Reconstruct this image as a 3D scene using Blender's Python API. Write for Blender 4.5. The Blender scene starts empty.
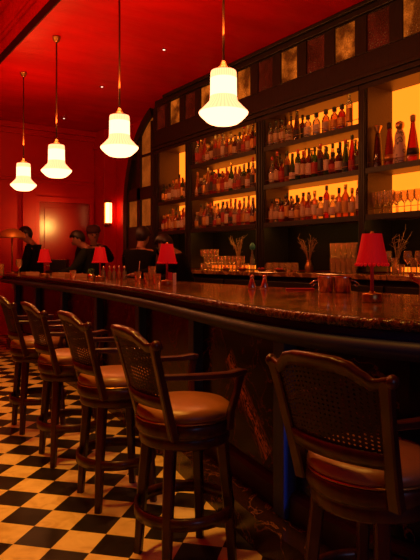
import bpy, bmesh, math, random
from mathutils import Vector, Matrix, Euler
R = math.radians
PI = math.pi
S = bpy.context.scene
C = S.collection

# ------------------------------------------------------------------ camera
# x = across the bar towards the back bar, y = along the bar away from us
EYE = 1.35
cam = bpy.data.cameras.new('camera'); cam_o = bpy.data.objects.new('camera', cam); C.objects.link(cam_o)
cam_o.location = (0, 0, EYE); cam_o.rotation_euler = (R(90), 0, R(-34))
cam.sensor_width = 36; cam.sensor_fit = 'AUTO'; cam.lens = 590/560*36; cam.shift_y = -20/560
cam.clip_start = .02
S.camera = cam_o
# ------------------------------------------------------------------ world, lights, exposure
w = bpy.data.worlds.new('world'); S.world = w; w.use_nodes = True
w.node_tree.nodes['Background'].inputs[0].default_value = (.05, .012, .006, 1)
w.node_tree.nodes['Background'].inputs[1].default_value = 1.0
S.view_settings.view_transform = 'Standard'; S.view_settings.look = 'None'
S.view_settings.exposure = 0.0; S.view_settings.gamma = 1.0
AMBER = (1, .42, .05)
def lamp(name, kind, loc, energy, color, rot=(0, 0, 0), **kw):
    l = bpy.data.lights.new(name, kind); o = bpy.data.objects.new(name, l); C.objects.link(o)
    o.location = loc; o.rotation_euler = rot; l.energy = energy; l.color = color
    for k, v in kw.items(): setattr(l, k, v)
    return o
def aim(o, target):
    o.rotation_euler = (Vector(target)-o.location).to_track_quat('-Z', 'Y').to_euler()
for i, (x, y, tx, ty, e) in enumerate(((.95, 3.0, .40, 2.8, 420), (.7, 1.5, .75, 1.9, 170), (1.0, 5.0, .7, 4.9, 330), (.9, 7.2, 1.0, 7.2, 230))):
    q = lamp('aisle_spot', 'SPOT', (x, y, 4.5), e, AMBER, spot_size=R(60), spot_blend=.8, shadow_soft_size=.12); aim(q, (tx, ty, 0))
win = lamp('street_window_light', 'AREA', (1.2, -1.6, 1.6), 5, (.4, .55, 1), size=1.0); aim(win, (1.8, 2.1, .7))
bl = lamp('pilaster_blue_fill', 'SPOT', (1.87, .55, .74), 14, (.2, .38, 1), spot_size=R(22), spot_blend=.5, shadow_soft_size=.03); aim(bl, (1.85, 2.1, .42))  # added spot with no fixture, turns the pilaster side blue
up = lamp('ceiling_fill', 'AREA', (-.6, 4.6, 2.6), 150, (1, .36, .08), rot=(R(180), 0, 0), shape='RECTANGLE', size=1.6, size_y=6.0)  # added unseen area lamp in mid-air, brightens the red ceiling

# ------------------------------------------------------------------ helpers
def tag(o, label=None, cat=None, group=None, kind=None):
    if label: o['label'] = label
    if cat: o['category'] = cat
    if group: o['group'] = group
    if kind: o['kind'] = kind
    return o
def empty(name, loc=(0, 0, 0), rz=0, label=None, cat=None, group=None):
    o = bpy.data.objects.new(name, None); C.objects.link(o); o.empty_display_size = .05
    o.location = loc; o.rotation_euler = (0, 0, rz)
    return tag(o, label, cat, group)
def copy_tree(o, parent=None):
    c = o.copy(); C.objects.link(c)
    if parent: c.parent = parent
    for ch in list(o.children): copy_tree(ch, c)
    return c

class MB:
    def __init__(s): s.v = []; s.f = []; s.smooth = []
    def add(s, vs, fs, smooth=False, M=None):
        n = len(s.v)
        for v in vs:
            v = Vector(v)
            s.v.append(M @ v if M else v)
        for f in fs: s.f.append([i+n for i in f]); s.smooth.append(smooth)
        return s
    def box(s, x0, x1, y0, y1, z0, z1, M=None):
        vs = [(x, y, z) for z in (z0, z1) for y in (y0, y1) for x in (x0, x1)]
        return s.add(vs, [(0, 2, 3, 1), (4, 5, 7, 6), (0, 1, 5, 4), (2, 6, 7, 3), (0, 4, 6, 2), (1, 3, 7, 5)], False, M)
    def lathe(s, prof, n=16, M=None, cap0=True, cap1=True, rfun=None):
        vs = []; fs = []
        for (r, z) in prof:
            for k in range(n):
                a = 2*PI*k/n; q = r*(rfun(a, z) if rfun else 1)
                vs.append((q*math.cos(a), q*math.sin(a), z))
        for i in range(len(prof)-1):
            for k in range(n):
                fs.append((i*n+k, i*n+(k+1) % n, (i+1)*n+(k+1) % n, (i+1)*n+k))
        s.add(vs, fs, True, M)
        base = len(s.v)-len(vs)
        if cap0: s.f.append([base+k for k in range(n)][::-1]); s.smooth.append(False)
        if cap1: s.f.append([base+(len(prof)-1)*n+k for k in range(n)]); s.smooth.append(False)
        return s
    def tube(s, pts, rad, n=8, sq=None, M=None, up=(0, 0, 1)):
        """tube along pts; rad = number or list; sq=(a,b): rectangular section a x b instead"""
        pts = [Vector(p) for p in pts]; m = len(pts)
        rs = rad if isinstance(rad, (list, tuple)) else [rad]*m
        vs = []; fs = []
        for i, p in enumerate(pts):
            t = (pts[min(i+1, m-1)]-pts[max(i-1, 0)]).normalized()
            u = Vector(up)
            if abs(t.dot(u)) > .97: u = Vector((1, 0, 0))
            a = t.cross(u).normalized(); b = a.cross(t).normalized()
            if sq:
                h = sq[i] if isinstance(sq[0], (list, tuple)) else sq
                ring = [p+a*x*h[0]/2+b*y*h[1]/2 for x, y in ((-.7, -1), (.7, -1), (1, -.7), (1, .7), (.7, 1), (-.7, 1), (-1, .7), (-1, -.7))]
            else:
                ring = [p+(a*math.cos(2*PI*k/n)+b*math.sin(2*PI*k/n))*rs[i] for k in range(n)]
            vs += ring
        n = 8 if sq else n
        for i in range(m-1):
            for k in range(n): fs.append((i*n+k, i*n+(k+1) % n, (i+1)*n+(k+1) % n, (i+1)*n+k))
        s.add(vs, fs, not sq, M)
        base = len(s.v)-len(vs)
        s.f.append([base+k for k in range(n)][::-1]); s.smooth.append(False)
        s.f.append([base+(m-1)*n+k for k in range(n)]); s.smooth.append(False)
        return s
    def grid(s, P, closed_u=False, smooth=True):
        """P[i][j] points"""
        ni = len(P); nj = len(P[0]); vs = [p for row in P for p in row]; fs = []
        for i in range(ni-1):
            for j in range(nj-1 if not closed_u else nj):
                j2 = (j+1) % nj
                fs.append((i*nj+j, i*nj+j2, (i+1)*nj+j2, (i+1)*nj+j))
        return s.add(vs, fs, smooth)
    def loft(s, P, smooth=True):
        """closed rings P[i], capped"""
        s.grid(P, True, smooth); n = len(P[0]); base = len(s.v)-n*len(P)
        s.f.append([base+k for k in range(n)][::-1]); s.smooth.append(False)
        s.f.append([base+(len(P)-1)*n+k for k in range(n)]); s.smooth.append(False)
        return s
    def ball(s, c, r, n=10, sc=(1, 1, 1), M=None):
        pr = [(max(.0004, r*math.sin(PI*i/n)), -r*math.cos(PI*i/n)) for i in range(n+1)]
        T = Matrix.Translation(c) @ Matrix.Diagonal((*sc, 1))
        return s.lathe(pr, n+2, M @ T if M else T)
    def mesh(s, name, m):
        me = bpy.data.meshes.new(name); me.from_pydata([tuple(v) for v in s.v], [], s.f)
        for p, sm in zip(me.polygons, s.smooth): p.use_smooth = sm
        bm = bmesh.new(); bm.from_mesh(me); bmesh.ops.recalc_face_normals(bm, faces=bm.faces); bm.to_mesh(me); bm.free()
        if m: me.materials.append(m)
        return me
    def build(s, name, m, parent=None, loc=None, bevel=0):
        o = bpy.data.objects.new(name, s.mesh(name, m)); C.objects.link(o)
        if parent: o.parent = parent
        if loc: o.location = loc
        if bevel:
            b = o.modifiers.new('bevel', 'BEVEL'); b.width = bevel; b.segments = 2; b.limit_method = 'ANGLE'
        return o
def B(x0, x1, y0, y1, z0, z1): return MB().box(x0, x1, y0, y1, z0, z1)

# ------------------------------------------------------------------ materials
def mat(name, col, rough=.5, metal=0, coat=0, emit=None, es=1, spec=.5):
    m = bpy.data.materials.new(name); m.use_nodes = True
    b = m.node_tree.nodes['Principled BSDF']
    b.inputs['Base Color'].default_value = (*col, 1); b.inputs['Roughness'].default_value = rough
    b.inputs['Metallic'].default_value = metal; b.inputs['Coat Weight'].default_value = coat
    b.inputs['Specular IOR Level'].default_value = spec
    if emit: b.inputs['Emission Color'].default_value = (*emit, 1); b.inputs['Emission Strength'].default_value = es
    return m
def NL(m): return m.node_tree.nodes, m.node_tree.links, m.node_tree.nodes['Principled BSDF']
def tex(m, kind='ShaderNodeTexNoise', scale=5, stretch=(1, 1, 1), **kw):
    n, l, b = NL(m)
    tc = n.new('ShaderNodeTexCoord'); mp = n.new('ShaderNodeMapping'); t = n.new(kind)
    mp.inputs['Scale'].default_value = stretch
    l.new(tc.outputs['Object'], mp.inputs['Vector']); l.new(mp.outputs[0], t.inputs['Vector'])
    t.inputs['Scale'].default_value = scale
    for k, v in kw.items(): t.inputs[k].default_value = v
    return t
def ramp(m, src, stops):
    n, l, b = NL(m); r = n.new('ShaderNodeValToRGB'); e = r.color_ramp.elements
    while len(e) < len(stops): e.new(.5)
    for el, (p, c) in zip(e, stops): el.position = p; el.color = (*c, 1)
    l.new(src, r.inputs[0]); return r.outputs[0]
def colour_noise(m, c1, c2, scale=5, stretch=(1, 1, 1), lo=.35, hi=.65, detail=4):
    n, l, b = NL(m); t = tex(m, scale=scale, stretch=stretch, Detail=detail)
    l.new(ramp(m, t.outputs[0], [(lo, c1), (hi, c2)]), b.inputs['Base Color']); return m
def bump(m, scale=30, strength=.2, dist=.01, stretch=(1, 1, 1), kind='ShaderNodeTexNoise'):
    n, l, b = NL(m); t = tex(m, kind, scale, stretch); bp = n.new('ShaderNodeBump')
    bp.inputs['Strength'].default_value = strength; bp.inputs['Distance'].default_value = dist
    l.new(t.outputs[0], bp.inputs['Height']); l.new(bp.outputs[0], b.inputs['Normal']); return m
def emis(name, col, st):
    m = bpy.data.materials.new(name); m.use_nodes = True; n = m.node_tree.nodes; n.clear()
    e = n.new('ShaderNodeEmission'); o = n.new('ShaderNodeOutputMaterial')
    e.inputs[0].default_value = (*col, 1); e.inputs[1].default_value = st
    m.node_tree.links.new(e.outputs[0], o.inputs[0]); return m

M = {}
M['red_ceiling'] = bump(colour_noise(mat('red_ceiling_paint', (.5, .006, .003), .45, spec=.12), (.5, .003, .002), (.62, .005, .003), 1.2, (1, 3, 1)), 2.5, .25, .05, (1, 4, 1))
M['red_wall'] = bump(colour_noise(mat('red_wall_paint', (.5, .006, .004), .42, spec=.35), (.50, .003, .003), (.6, .006, .004), 1.5), 3, .1, .03)
M['lacquer'] = mat('lacquered_red_door', (.3, .004, .003), .27, spec=.7)
M['maroon'] = mat('maroon_trim', (.03, .001, .002), .6, spec=.1)
M['room_wall'] = mat('deep_red_paint', (.30, .008, .006), .5)
M['back_wood'] = colour_noise(mat('back_bar_wood', (.03, .017, .011), .42, spec=.35), (.011, .008, .0055), (.019, .0135, .009), 8, (6, 6, .7))
M['dark_panel'] = mat('dark_back_panel', (.006, .0035, .0025), .6, spec=.1)
M['shelf_wood'] = colour_noise(mat('shelf_wood', (.10, .05, .025), .45), (.038, .015, .006), (.055, .022, .009), 8, (6, .7, 6))
M['mahogany'] = colour_noise(mat('mahogany', (.07, .016, .008), .32, coat=.12, spec=.4), (.032, .0055, .003), (.06, .010, .005), 7, (4, 4, .6))
M['brown_wood'] = colour_noise(mat('brown_bar_wood', (.05, .022, .012), .4, spec=.3), (.018, .008, .005), (.03, .013, .007), 7, (6, .6, 6))
M['navy'] = mat('navy_paint', (.016, .024, .07), .48, spec=.4)
M['navy_pil'] = mat('navy_pilaster_paint', (.03, .07, .34), .45)
M['brass'] = mat('brass', (.75, .45, .12), .28, 1)
M['bronze'] = mat('dark_bronze', (.12, .045, .015), .5, 1)
M['dark_brass'] = mat('aged_brass', (.45, .22, .06), .35, 1)
M['steel'] = mat('polished_steel', (.9, .74, .48), .25, 1)
M['dome_brass'] = mat('brushed_brass', (.75, .42, .10), .5, .7)
M['leather'] = bump(colour_noise(mat('tan_leather', (.30, .10, .02), .38), (.19, .068, .012), (.28, .10, .018), 6), 60, .12, .004)
M['leather_brown'] = bump(colour_noise(mat('brown_leather', (.22, .075, .035), .36), (.19, .065, .03), (.26, .09, .042), 6), 60, .12, .004)
M['black'] = mat('black_plastic', (.012, .012, .013), .4)
M['cloth_black'] = mat('black_cloth', (.005, .0045, .0045), .85, spec=.1)
M['cloth_green'] = mat('dark_green_cloth', (.014, .020, .014), .85, spec=.1)
M['trouser'] = mat('charcoal_trouser', (.012, .011, .011), .8, spec=.1)
M['shoe'] = mat('shoe_leather', (.01, .008, .007), .4)
M['skin'] = mat('skin', (.30, .13, .075), .5)
M['hair'] = mat('black_hair', (.012, .008, .006), .5)
M['cap'] = mat('dark_red_cap_cloth', (.06, .015, .012), .8)
M['eye'] = mat('eye', (.05, .03, .02), .2)
M['paper'] = mat('cream_paper', (.7, .6, .45), .7)
M['red_card'] = mat('red_card', (.5, .03, .03), .6)
M['pink_cloth'] = mat('pink_red_cloth', (.55, .07, .06), .8)
M['green_leaf'] = mat('green_leaf', (.05, .18, .04), .5)
M['fruit'] = mat('red_fruit', (.5, .03, .015), .35)
M['twig'] = mat('dried_twig', (.30, .14, .05), .7)
M['teal'] = mat('teal_glaze', (.03, .22, .2), .3)
M['tray'] = mat('pale_wood_tray', (.5, .32, .14), .5)
M['ceramic'] = mat('cream_ceramic', (.6, .5, .35), .4)
n_, l_, b_ = NL(M['ceramic'])
_t = tex(M['ceramic'], 'ShaderNodeTexVoronoi', 22)
l_.new(ramp(M['ceramic'], _t.outputs[0], [(.25, (.55, .45, .3)), (.38, (.03, .015, .02)), (.5, (.6, .45, .3))]), b_.inputs['Base Color'])

# dark red-brown marble with pale and orange veins
def marble(name, base, vein, rough, scale=2.5, width=.035, coat=.0, spec=.5):
    m = mat(name, base, rough, coat=coat); n, l, b = NL(m)
    t = tex(m, scale=scale, Detail=6, Roughness=.6, Distortion=1.2)
    a = n.new('ShaderNodeMath'); a.operation = 'SUBTRACT'; a.inputs[1].default_value = .5; l.new(t.outputs[0], a.inputs[0])
    ab = n.new('ShaderNodeMath'); ab.operation = 'ABSOLUTE'; l.new(a.outputs[0], ab.inputs[0])
    c = ramp(m, ab.outputs[0], [(0, vein), (width*.35, tuple(.5*v+.5*q for v, q in zip(vein, base))), (width, base)])
    l.new(c, b.inputs['Base Color']); b.inputs['Specular IOR Level'].default_value = spec; return m
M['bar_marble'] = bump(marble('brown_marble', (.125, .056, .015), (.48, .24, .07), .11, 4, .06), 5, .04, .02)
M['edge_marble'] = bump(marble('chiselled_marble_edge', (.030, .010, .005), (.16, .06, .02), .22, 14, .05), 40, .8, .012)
M['front_marble'] = marble('dark_red_marble', (.008, .003, .0025), (.20, .05, .018), .22, 2.6, .012, spec=.18)
M['plinth_marble'] = marble('plinth_marble', (.022, .008, .006), (.20, .07, .03), .25, 3, .014, spec=.25)
# marble slab with a broad streak of orange veins running diagonally down it
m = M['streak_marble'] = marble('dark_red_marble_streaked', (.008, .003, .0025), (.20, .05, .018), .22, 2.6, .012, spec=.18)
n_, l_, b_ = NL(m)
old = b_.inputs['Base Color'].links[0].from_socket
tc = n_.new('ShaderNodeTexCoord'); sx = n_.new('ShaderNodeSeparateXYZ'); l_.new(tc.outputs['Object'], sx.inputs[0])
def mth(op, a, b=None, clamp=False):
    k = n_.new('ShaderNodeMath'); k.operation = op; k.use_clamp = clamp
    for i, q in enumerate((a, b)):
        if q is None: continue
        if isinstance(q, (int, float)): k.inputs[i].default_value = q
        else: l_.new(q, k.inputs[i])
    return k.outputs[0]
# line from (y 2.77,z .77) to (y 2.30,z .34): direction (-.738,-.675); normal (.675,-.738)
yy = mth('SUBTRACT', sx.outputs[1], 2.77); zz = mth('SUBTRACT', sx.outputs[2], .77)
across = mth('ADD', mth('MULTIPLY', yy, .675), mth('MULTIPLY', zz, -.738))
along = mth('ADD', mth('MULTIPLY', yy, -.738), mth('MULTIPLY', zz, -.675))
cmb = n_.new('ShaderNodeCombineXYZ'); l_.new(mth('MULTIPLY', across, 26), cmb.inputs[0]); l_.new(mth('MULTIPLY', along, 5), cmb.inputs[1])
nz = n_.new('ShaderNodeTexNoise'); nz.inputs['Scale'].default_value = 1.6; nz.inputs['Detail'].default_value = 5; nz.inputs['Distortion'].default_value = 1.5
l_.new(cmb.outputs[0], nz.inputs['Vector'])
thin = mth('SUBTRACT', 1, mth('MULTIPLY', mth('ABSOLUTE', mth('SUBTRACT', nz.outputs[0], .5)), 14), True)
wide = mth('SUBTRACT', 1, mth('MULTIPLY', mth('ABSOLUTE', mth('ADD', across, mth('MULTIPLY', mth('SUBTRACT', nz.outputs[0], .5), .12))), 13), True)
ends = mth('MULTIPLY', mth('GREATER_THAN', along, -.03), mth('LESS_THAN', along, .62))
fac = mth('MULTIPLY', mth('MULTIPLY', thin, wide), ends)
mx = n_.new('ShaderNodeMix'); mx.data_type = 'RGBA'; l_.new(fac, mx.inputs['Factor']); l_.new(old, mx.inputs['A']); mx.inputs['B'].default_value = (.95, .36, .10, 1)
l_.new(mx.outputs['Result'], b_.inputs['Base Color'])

# floor: checkerboard marble
m = M['floor'] = mat('checker_marble', (.5, .5, .5), .38, spec=.2); n_, l_, b_ = NL(m)
ck = tex(m, 'ShaderNodeTexChecker', 1/.195)
nz = tex(m, scale=9, Detail=6, Distortion=1)
lightc = ramp(m, nz.outputs[0], [(.3, (.50, .34, .13)), (.5, (.66, .50, .22)), (.7, (.72, .56, .26))])
darkc = ramp(m, nz.outputs[0], [(.35, (.010, .007, .006)), (.7, (.022, .016, .012))])
mx = n_.new('ShaderNodeMix'); mx.data_type = 'RGBA'; l_.new(ck.outputs['Fac'], mx.inputs['Factor'])
l_.new(lightc, mx.inputs['A']); l_.new(darkc, mx.inputs['B']); l_.new(mx.outputs['Result'], b_.inputs['Base Color'])

M['glow'] = emis('amber_backlight', (2.3, .40, .018), 1.0)
M['shade_rib'] = emis('ribbed_opal_glass', (1, .26, .11), 4)
M['shade_plain'] = emis('opal_glass', (1, .36, .15), 5.5)
# fluted glass: thin darker lines between the flutes
n_ = M['shade_rib'].node_tree.nodes; l_ = M['shade_rib'].node_tree.links
tc = n_.new('ShaderNodeTexCoord'); gr = n_.new('ShaderNodeTexGradient'); gr.gradient_type = 'RADIAL'
l_.new(tc.outputs['Object'], gr.inputs[0])
k1 = n_.new('ShaderNodeMath'); k1.operation = 'MULTIPLY'; k1.inputs[1].default_value = 36*2*PI; l_.new(gr.outputs['Fac'], k1.inputs[0])
k2 = n_.new('ShaderNodeMath'); k2.operation = 'SINE'; l_.new(k1.outputs[0], k2.inputs[0])
k3 = n_.new('ShaderNodeMath'); k3.operation = 'MULTIPLY_ADD'; k3.inputs[1].default_value = .4; k3.inputs[2].default_value = 3.7; l_.new(k2.outputs[0], k3.inputs[0])
l_.new(k3.outputs[0], n_['Emission'].inputs[1])
M['sconce_glow'] = emis('sconce_tube', (1, .3, .09), 9)
M['spot_glow'] = emis('downlight_bulb', (1, .55, .35), 3)
M['strip'] = emis('shelf_fill_strip', (1, .42, .05), 9)  # added fill that brightens the bottles from above
M['strip_low'] = emis('lower_fill_strip', (1, .44, .06), 32)  # stronger added fill for the glassware below the lowest shelf
M['red_shade'] = bump(mat('red_pleated_shade', (.62, .006, .010), .7, emit=(.85, .005, .008), es=.2), 60, .5, .004, (1, 1, .02), 'ShaderNodeTexNoise')

def pane_mat(name, c, es, lo=.22, hi=1.5):
    m = mat(name, (.05, .02, .008), .12, emit=c, es=es); n, l, b = NL(m)
    bump(m, 55, .6, .01, kind='ShaderNodeTexVoronoi')
    t = tex(m, scale=4.5, Detail=2); a = n.new('ShaderNodeMath'); a.operation = 'MULTIPLY'; a.inputs[1].default_value = es*2
    vo = tex(m, 'ShaderNodeTexVoronoi', 70); c_ = n.new('ShaderNodeMath'); c_.operation = 'MULTIPLY'
    cr_ = n.new('ShaderNodeMapRange'); cr_.inputs['From Min'].default_value = .4; cr_.inputs['From Max'].default_value = .62; cr_.inputs['To Min'].default_value = lo; cr_.inputs['To Max'].default_value = hi
    l.new(t.outputs[0], cr_.inputs['Value']); l.new(cr_.outputs[0], c_.inputs[0]); d_ = n.new('ShaderNodeMath'); d_.operation = 'ADD'; d_.inputs[1].default_value = .45; l.new(vo.outputs[0], d_.inputs[0]); l.new(d_.outputs[0], c_.inputs[1])
    l.new(c_.outputs[0], a.inputs[0]); l.new(a.outputs[0], b.inputs['Emission Strength']); return m
M['pane_lit'] = pane_mat('lit_hammered_glass', (.95, .18, .012), .17)
M['pane_dark'] = pane_mat('dark_hammered_glass', (.5, .03, .01), .03)
M['pane_arch'] = pane_mat('amber_arch_glass', (.8, .145, .012), .15, .7, 1.1)

def glass(name, col, tr=.55, dif=None):
    m = bpy.data.materials.new(name); m.use_nodes = True; n = m.node_tree.nodes; l = m.node_tree.links; n.clear()
    o = n.new('ShaderNodeOutputMaterial'); t = n.new('ShaderNodeBsdfTransparent'); d = n.new('ShaderNodeBsdfDiffuse')
    g = n.new('ShaderNodeBsdfGlossy'); m1 = n.new('ShaderNodeMixShader'); m2 = n.new('ShaderNodeMixShader'); lw = n.new('ShaderNodeLayerWeight')
    t.inputs[0].default_value = (*col, 1); d.inputs[0].default_value = (*(dif or col), 1)
    g.inputs[0].default_value = (.9, .85, .8, 1); g.inputs[1].default_value = .08; lw.inputs[0].default_value = .35
    m1.inputs[0].default_value = tr; l.new(d.outputs[0], m1.inputs[1]); l.new(t.outputs[0], m1.inputs[2])
    l.new(lw.outputs['Fresnel'], m2.inputs[0]); l.new(m1.outputs[0], m2.inputs[1]); l.new(g.outputs[0], m2.inputs[2])
    l.new(m2.outputs[0], o.inputs[0]); return m
M['glass'] = glass('clear_glass', (.95, .85, .65), .7, (.8, .48, .18))
GL = {'clear': glass('pale_spirit_glass', (.8, .72, .55), .72, (.5, .45, .35)), 'amber': glass('amber_whisky_glass', (.85, .36, .07), .55, (.55, .2, .04)),
      'brown': glass('dark_brown_glass', (.30, .09, .03), .5, (.10, .035, .015)), 'green': glass('green_bottle_glass', (.12, .32, .08), .55, (.05, .12, .03)),
      'red': glass('red_liqueur_glass', (.7, .10, .04), .55, (.45, .05, .02)), 'honey': glass('honey_spirit_glass', (.85, .5, .16), .65, (.5, .28, .08))}
LB = {'cream': mat('cream_label', (.62, .45, .25), .6), 'black': mat('black_label', (.015, .012, .012), .5), 'red': mat('red_label', (.35, .025, .015), .6), 'brown': mat('brown_label', (.14, .06, .025), .6),
      'gold': mat('gold_label', (.5, .25, .05), .4, .6), 'white': mat('white_label', (.75, .62, .45), .6)}
for mm in (LB['cream'], LB['white']):
    n, l, b = NL(mm); base = tuple(b.inputs['Base Color'].default_value)[:3]
    wv = tex(mm, 'ShaderNodeTexWave', 34); n_w = [q for q in n if q.type == 'TEX_WAVE'][0]; n_w.bands_direction = 'Z'
    l.new(ramp(mm, wv.outputs[0], [(.1, (.12, .06, .04)), (.3, base)]), b.inputs['Base Color'])
CP = {'black': mat('black_cap', (.02, .014, .011), .4), 'amber': mat('copper_cap', (.4, .14, .04), .35, .5), 'cream': mat('cream_cap', (.5, .36, .2), .5), 'gold': mat('gold_cap', (.6, .35, .1), .35, 1), 'red': mat('red_cap', (.4, .02, .015), .4), 'cork': mat('cork_stopper', (.4, .24, .1), .8)}

# ================================================================== setting
XB, XW = 4.45, 4.86          # front of the back bar, wall behind it
YF = 10.9; ZC = 3.85; XS = 1.99; ZM = 4.6
def struct(name, mb, m, bevel=0):
    o = mb.build(name, m, None, None, bevel); o['kind'] = 'structure'; return o
# floor rotated so that its own axes follow the tiles
ang = R(-47); c0 = Vector((.935, 2.98, 0))
fl = struct('floor', MB().add([Matrix.Rotation(-ang, 3, 'Z') @ (Vector((x, y, 0))-c0) for x, y in ((-4, -4), (5.2, -4), (5.2, 11), (-4, 11))], [(0, 1, 2, 3)]), M['floor'])
fl.location = c0; fl.rotation_euler = (0, 0, ang)
struct('ceiling', MB().box(XS, 5.2, -4, 11.1, ZC, ZC+.12), M['red_ceiling'])
struct('ceiling_upper', MB().box(-4.1, 2.1, -4, 11.1, ZM, ZM+.1), M['red_ceiling'])
# face of the dropped ceiling with its mouldings
struct('trim_1', MB().box(XS-.02, XS, -4, 10.9, ZC-.004, ZC+.105), M['maroon'], .006)  # even dark maroon band, far darker than the ceiling red
struct('wall_soffit', MB().box(XS, XS+.1, -4, 10.9, ZC+.12, ZM), M['red_ceiling'])
struct('trim_2', MB().box(XS-.05, XS, -4, 10.9, 4.17, 4.22).box(XS-.03, XS, -4, 10.9, 4.12, 4.17), M['red_ceiling'], .008)
struct('trim_3', MB().box(XS-.14, XS, -4, 10.9, ZM-.07, ZM).box(XS-.08, XS, -4, 10.9, ZM-.13, ZM-.07), M['red_ceiling'], .01)
struct('wall_back', MB().box(XW, XW+.2, -4, 11.1, 0, ZC), M['red_wall'])
struct('wall_far', MB().box(-4, XW, YF, YF+.2, 0, ZM), M['red_wall'])
struct('wall_left', MB().box(-4.2, -4, -4, 11.1, 0, ZM), M['room_wall'])
struct('wall_near', MB().box(-4, 5.2, -4.2, -4, 0, ZM), M['room_wall'])
# far wall dressing: picture rail, pilasters, framed recess
struct('trim_4', MB().box(2.0, 4.58, YF-.05, YF, 2.86, 2.92).box(2.0, 4.58, YF-.03, YF, 2.80, 2.86), M['red_wall'], .006)
struct('trim_5', MB().box(1.9, 4.85, YF-.10, YF, ZC-.10, ZC).box(1.9, 4.85, YF-.05, YF, ZC-.2, ZC-.10), M['red_wall'], .01)
struct('wall_pilaster_far', MB().box(4.60, 4.86, 10.42, YF, 0, ZC).box(4.57, 4.86, 10.39, YF, ZC-.35, ZC-.28).box(4.57, 4.86, 10.39, YF, 0, .2), M['red_wall'], .008)
struct('wall_pilaster_middle', MB().box(3.18, 3.42, YF-.1, YF, 0, 2.80), M['red_wall'], .008)
struct('trim_6', MB().box(3.42, 4.57, YF-.06, YF, 2.44, 2.54).box(3.42, 3.50, YF-.06, YF, 0, 2.44).box(4.49, 4.57, YF-.06, YF, 0, 2.44), M['red_wall'], .008)
struct('door_1', MB().box(3.50, 4.49, YF-.015, YF, 0, 2.44).box(3.6, 4.39, YF-.03, YF-.015, 1.35, 2.34).box(3.6, 4.39, YF-.03, YF-.015, .2, 1.25), M['lacquer'], .006)
dg_ = lamp('door_highlight_fill', 'SPOT', (3.99, 9.8, 2.04), 50, (1, .5, .1), shadow_soft_size=.12, spot_size=R(80), spot_blend=1); aim(dg_, (3.63, YF, 1.98))  # unseen spot added in mid-air to put a warm highlight on the door

# ================================================================== back bar
SH = (1.785, 2.236, 2.685); TOP = 3.06; ST = .035; ZB = 1.22
bays = [('rightmost', 2.43, 3.90, (0, 1)), ('wide right', 3.99, 5.45, (0, 1, 2)), ('wide left', 5.61, 7.08, (0, 1, 2)), ('narrow', 7.24, 8.04, (0, 1))]
BL = {'rightmost': 'dark wooden back bar bay with decorative bottles above stemmed glasses, cut by right edge',
      'wide right': 'dark wooden back bar bay between the two fluted posts, flat flasks on top shelf',
      'wide left': 'dark wooden back bar bay crowded with two rows of bottles per shelf, behind nearest pendant',
      'narrow': 'narrow dark wooden back bar bay beside the arched glass panel'}
prev = 2.27
for nm, y0, y1, sh in bays:
    t = empty('back_bar_bay', (XB, (y0+y1)/2, ZB), 0, BL[nm], 'shelving unit', 'back bar bays')
    off = -Vector((XB, (y0+y1)/2, ZB))
    def P(name, mb, m, bevel=0, parent=t, off=off):
        for i, v in enumerate(mb.v): mb.v[i] = v+off
        return mb.build(name, m, parent, None, bevel)
    nxt = {'rightmost': 3.99, 'wide right': 5.61, 'wide left': 7.24, 'narrow': 8.2}[nm]
    # post at the far side, fluted
    pm = MB().box(XB, XW-.02, y1, nxt, ZB+.012, TOP)
    for q in (.2, .5, .8): pm.box(XB-.012, XB, y1+(nxt-y1)*q-.012, y1+(nxt-y1)*q+.012, ZB+.05, TOP-.05)
    P('post', pm, M['back_wood'], .004)
    P('side_panel', MB().box(XB+.02, XW-.03, y1-.012, y1, SH[0], TOP), M['shelf_wood'])
    if nm == 'rightmost': P('post', MB().box(XB, XW-.02, prev, y0, ZB+.012, TOP), M['back_wood'], .004)
    P('side_panel', MB().box(XB+.02, XW-.03, y0, y0+.012, SH[0], TOP), M['shelf_wood'])
    for k in sh:
        P('shelf', MB().box(XB+.004, XW-.03, y0+.012, y1-.012, SH[k]-ST, SH[k]), M['shelf_wood'], .003)
        P('shelf_lip', MB().box(XB-.006, XB+.004, y0, y1, SH[k]-ST-.016, SH[k]+.004), M['back_wood'], .002)
        P('rail', MB().tube([(XB+.012, y0+.012, SH[k]+.055), (XB+.012, y1-.012, SH[k]+.055)], .003, 6), M['dark_brass'])
    P('top_board', MB().box(XB+.01, XW-.03, y0+.012, y1-.012, TOP-.02, TOP), M['shelf_wood'])
    P('header', MB().box(XB-.006, XB+.006, y0, y1, TOP-.05, TOP), M['back_wood'], .002)
    if nm in ('rightmost', 'wide left'): P('lit_ledge', MB().box(XW-.06, XW-.03, y0+.02, y1-.02, ZB+.013, ZB+.06), M['glow'])
    P('backlight_panel', MB().box(XW-.03, XW-.02, y0, y1, SH[0], TOP), M['glow'])
    P('lower_back', MB().box(XW-.03, XW-.02, y0, y1, ZB+.012, SH[0]-ST), M['dark_panel'])
    for z_ in [SH[q]-ST for q in sh]+([TOP-.02] if nm != 'narrow' else []):
        P('hidden_fill_strip', MB().box(XB+.008, XB+.02, y0+.04, y1-.04, z_-.007, z_), M['strip_low'] if z_ < 1.8 else M['strip'])  # added glowing fill, kept out of view behind the lips and headers

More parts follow.
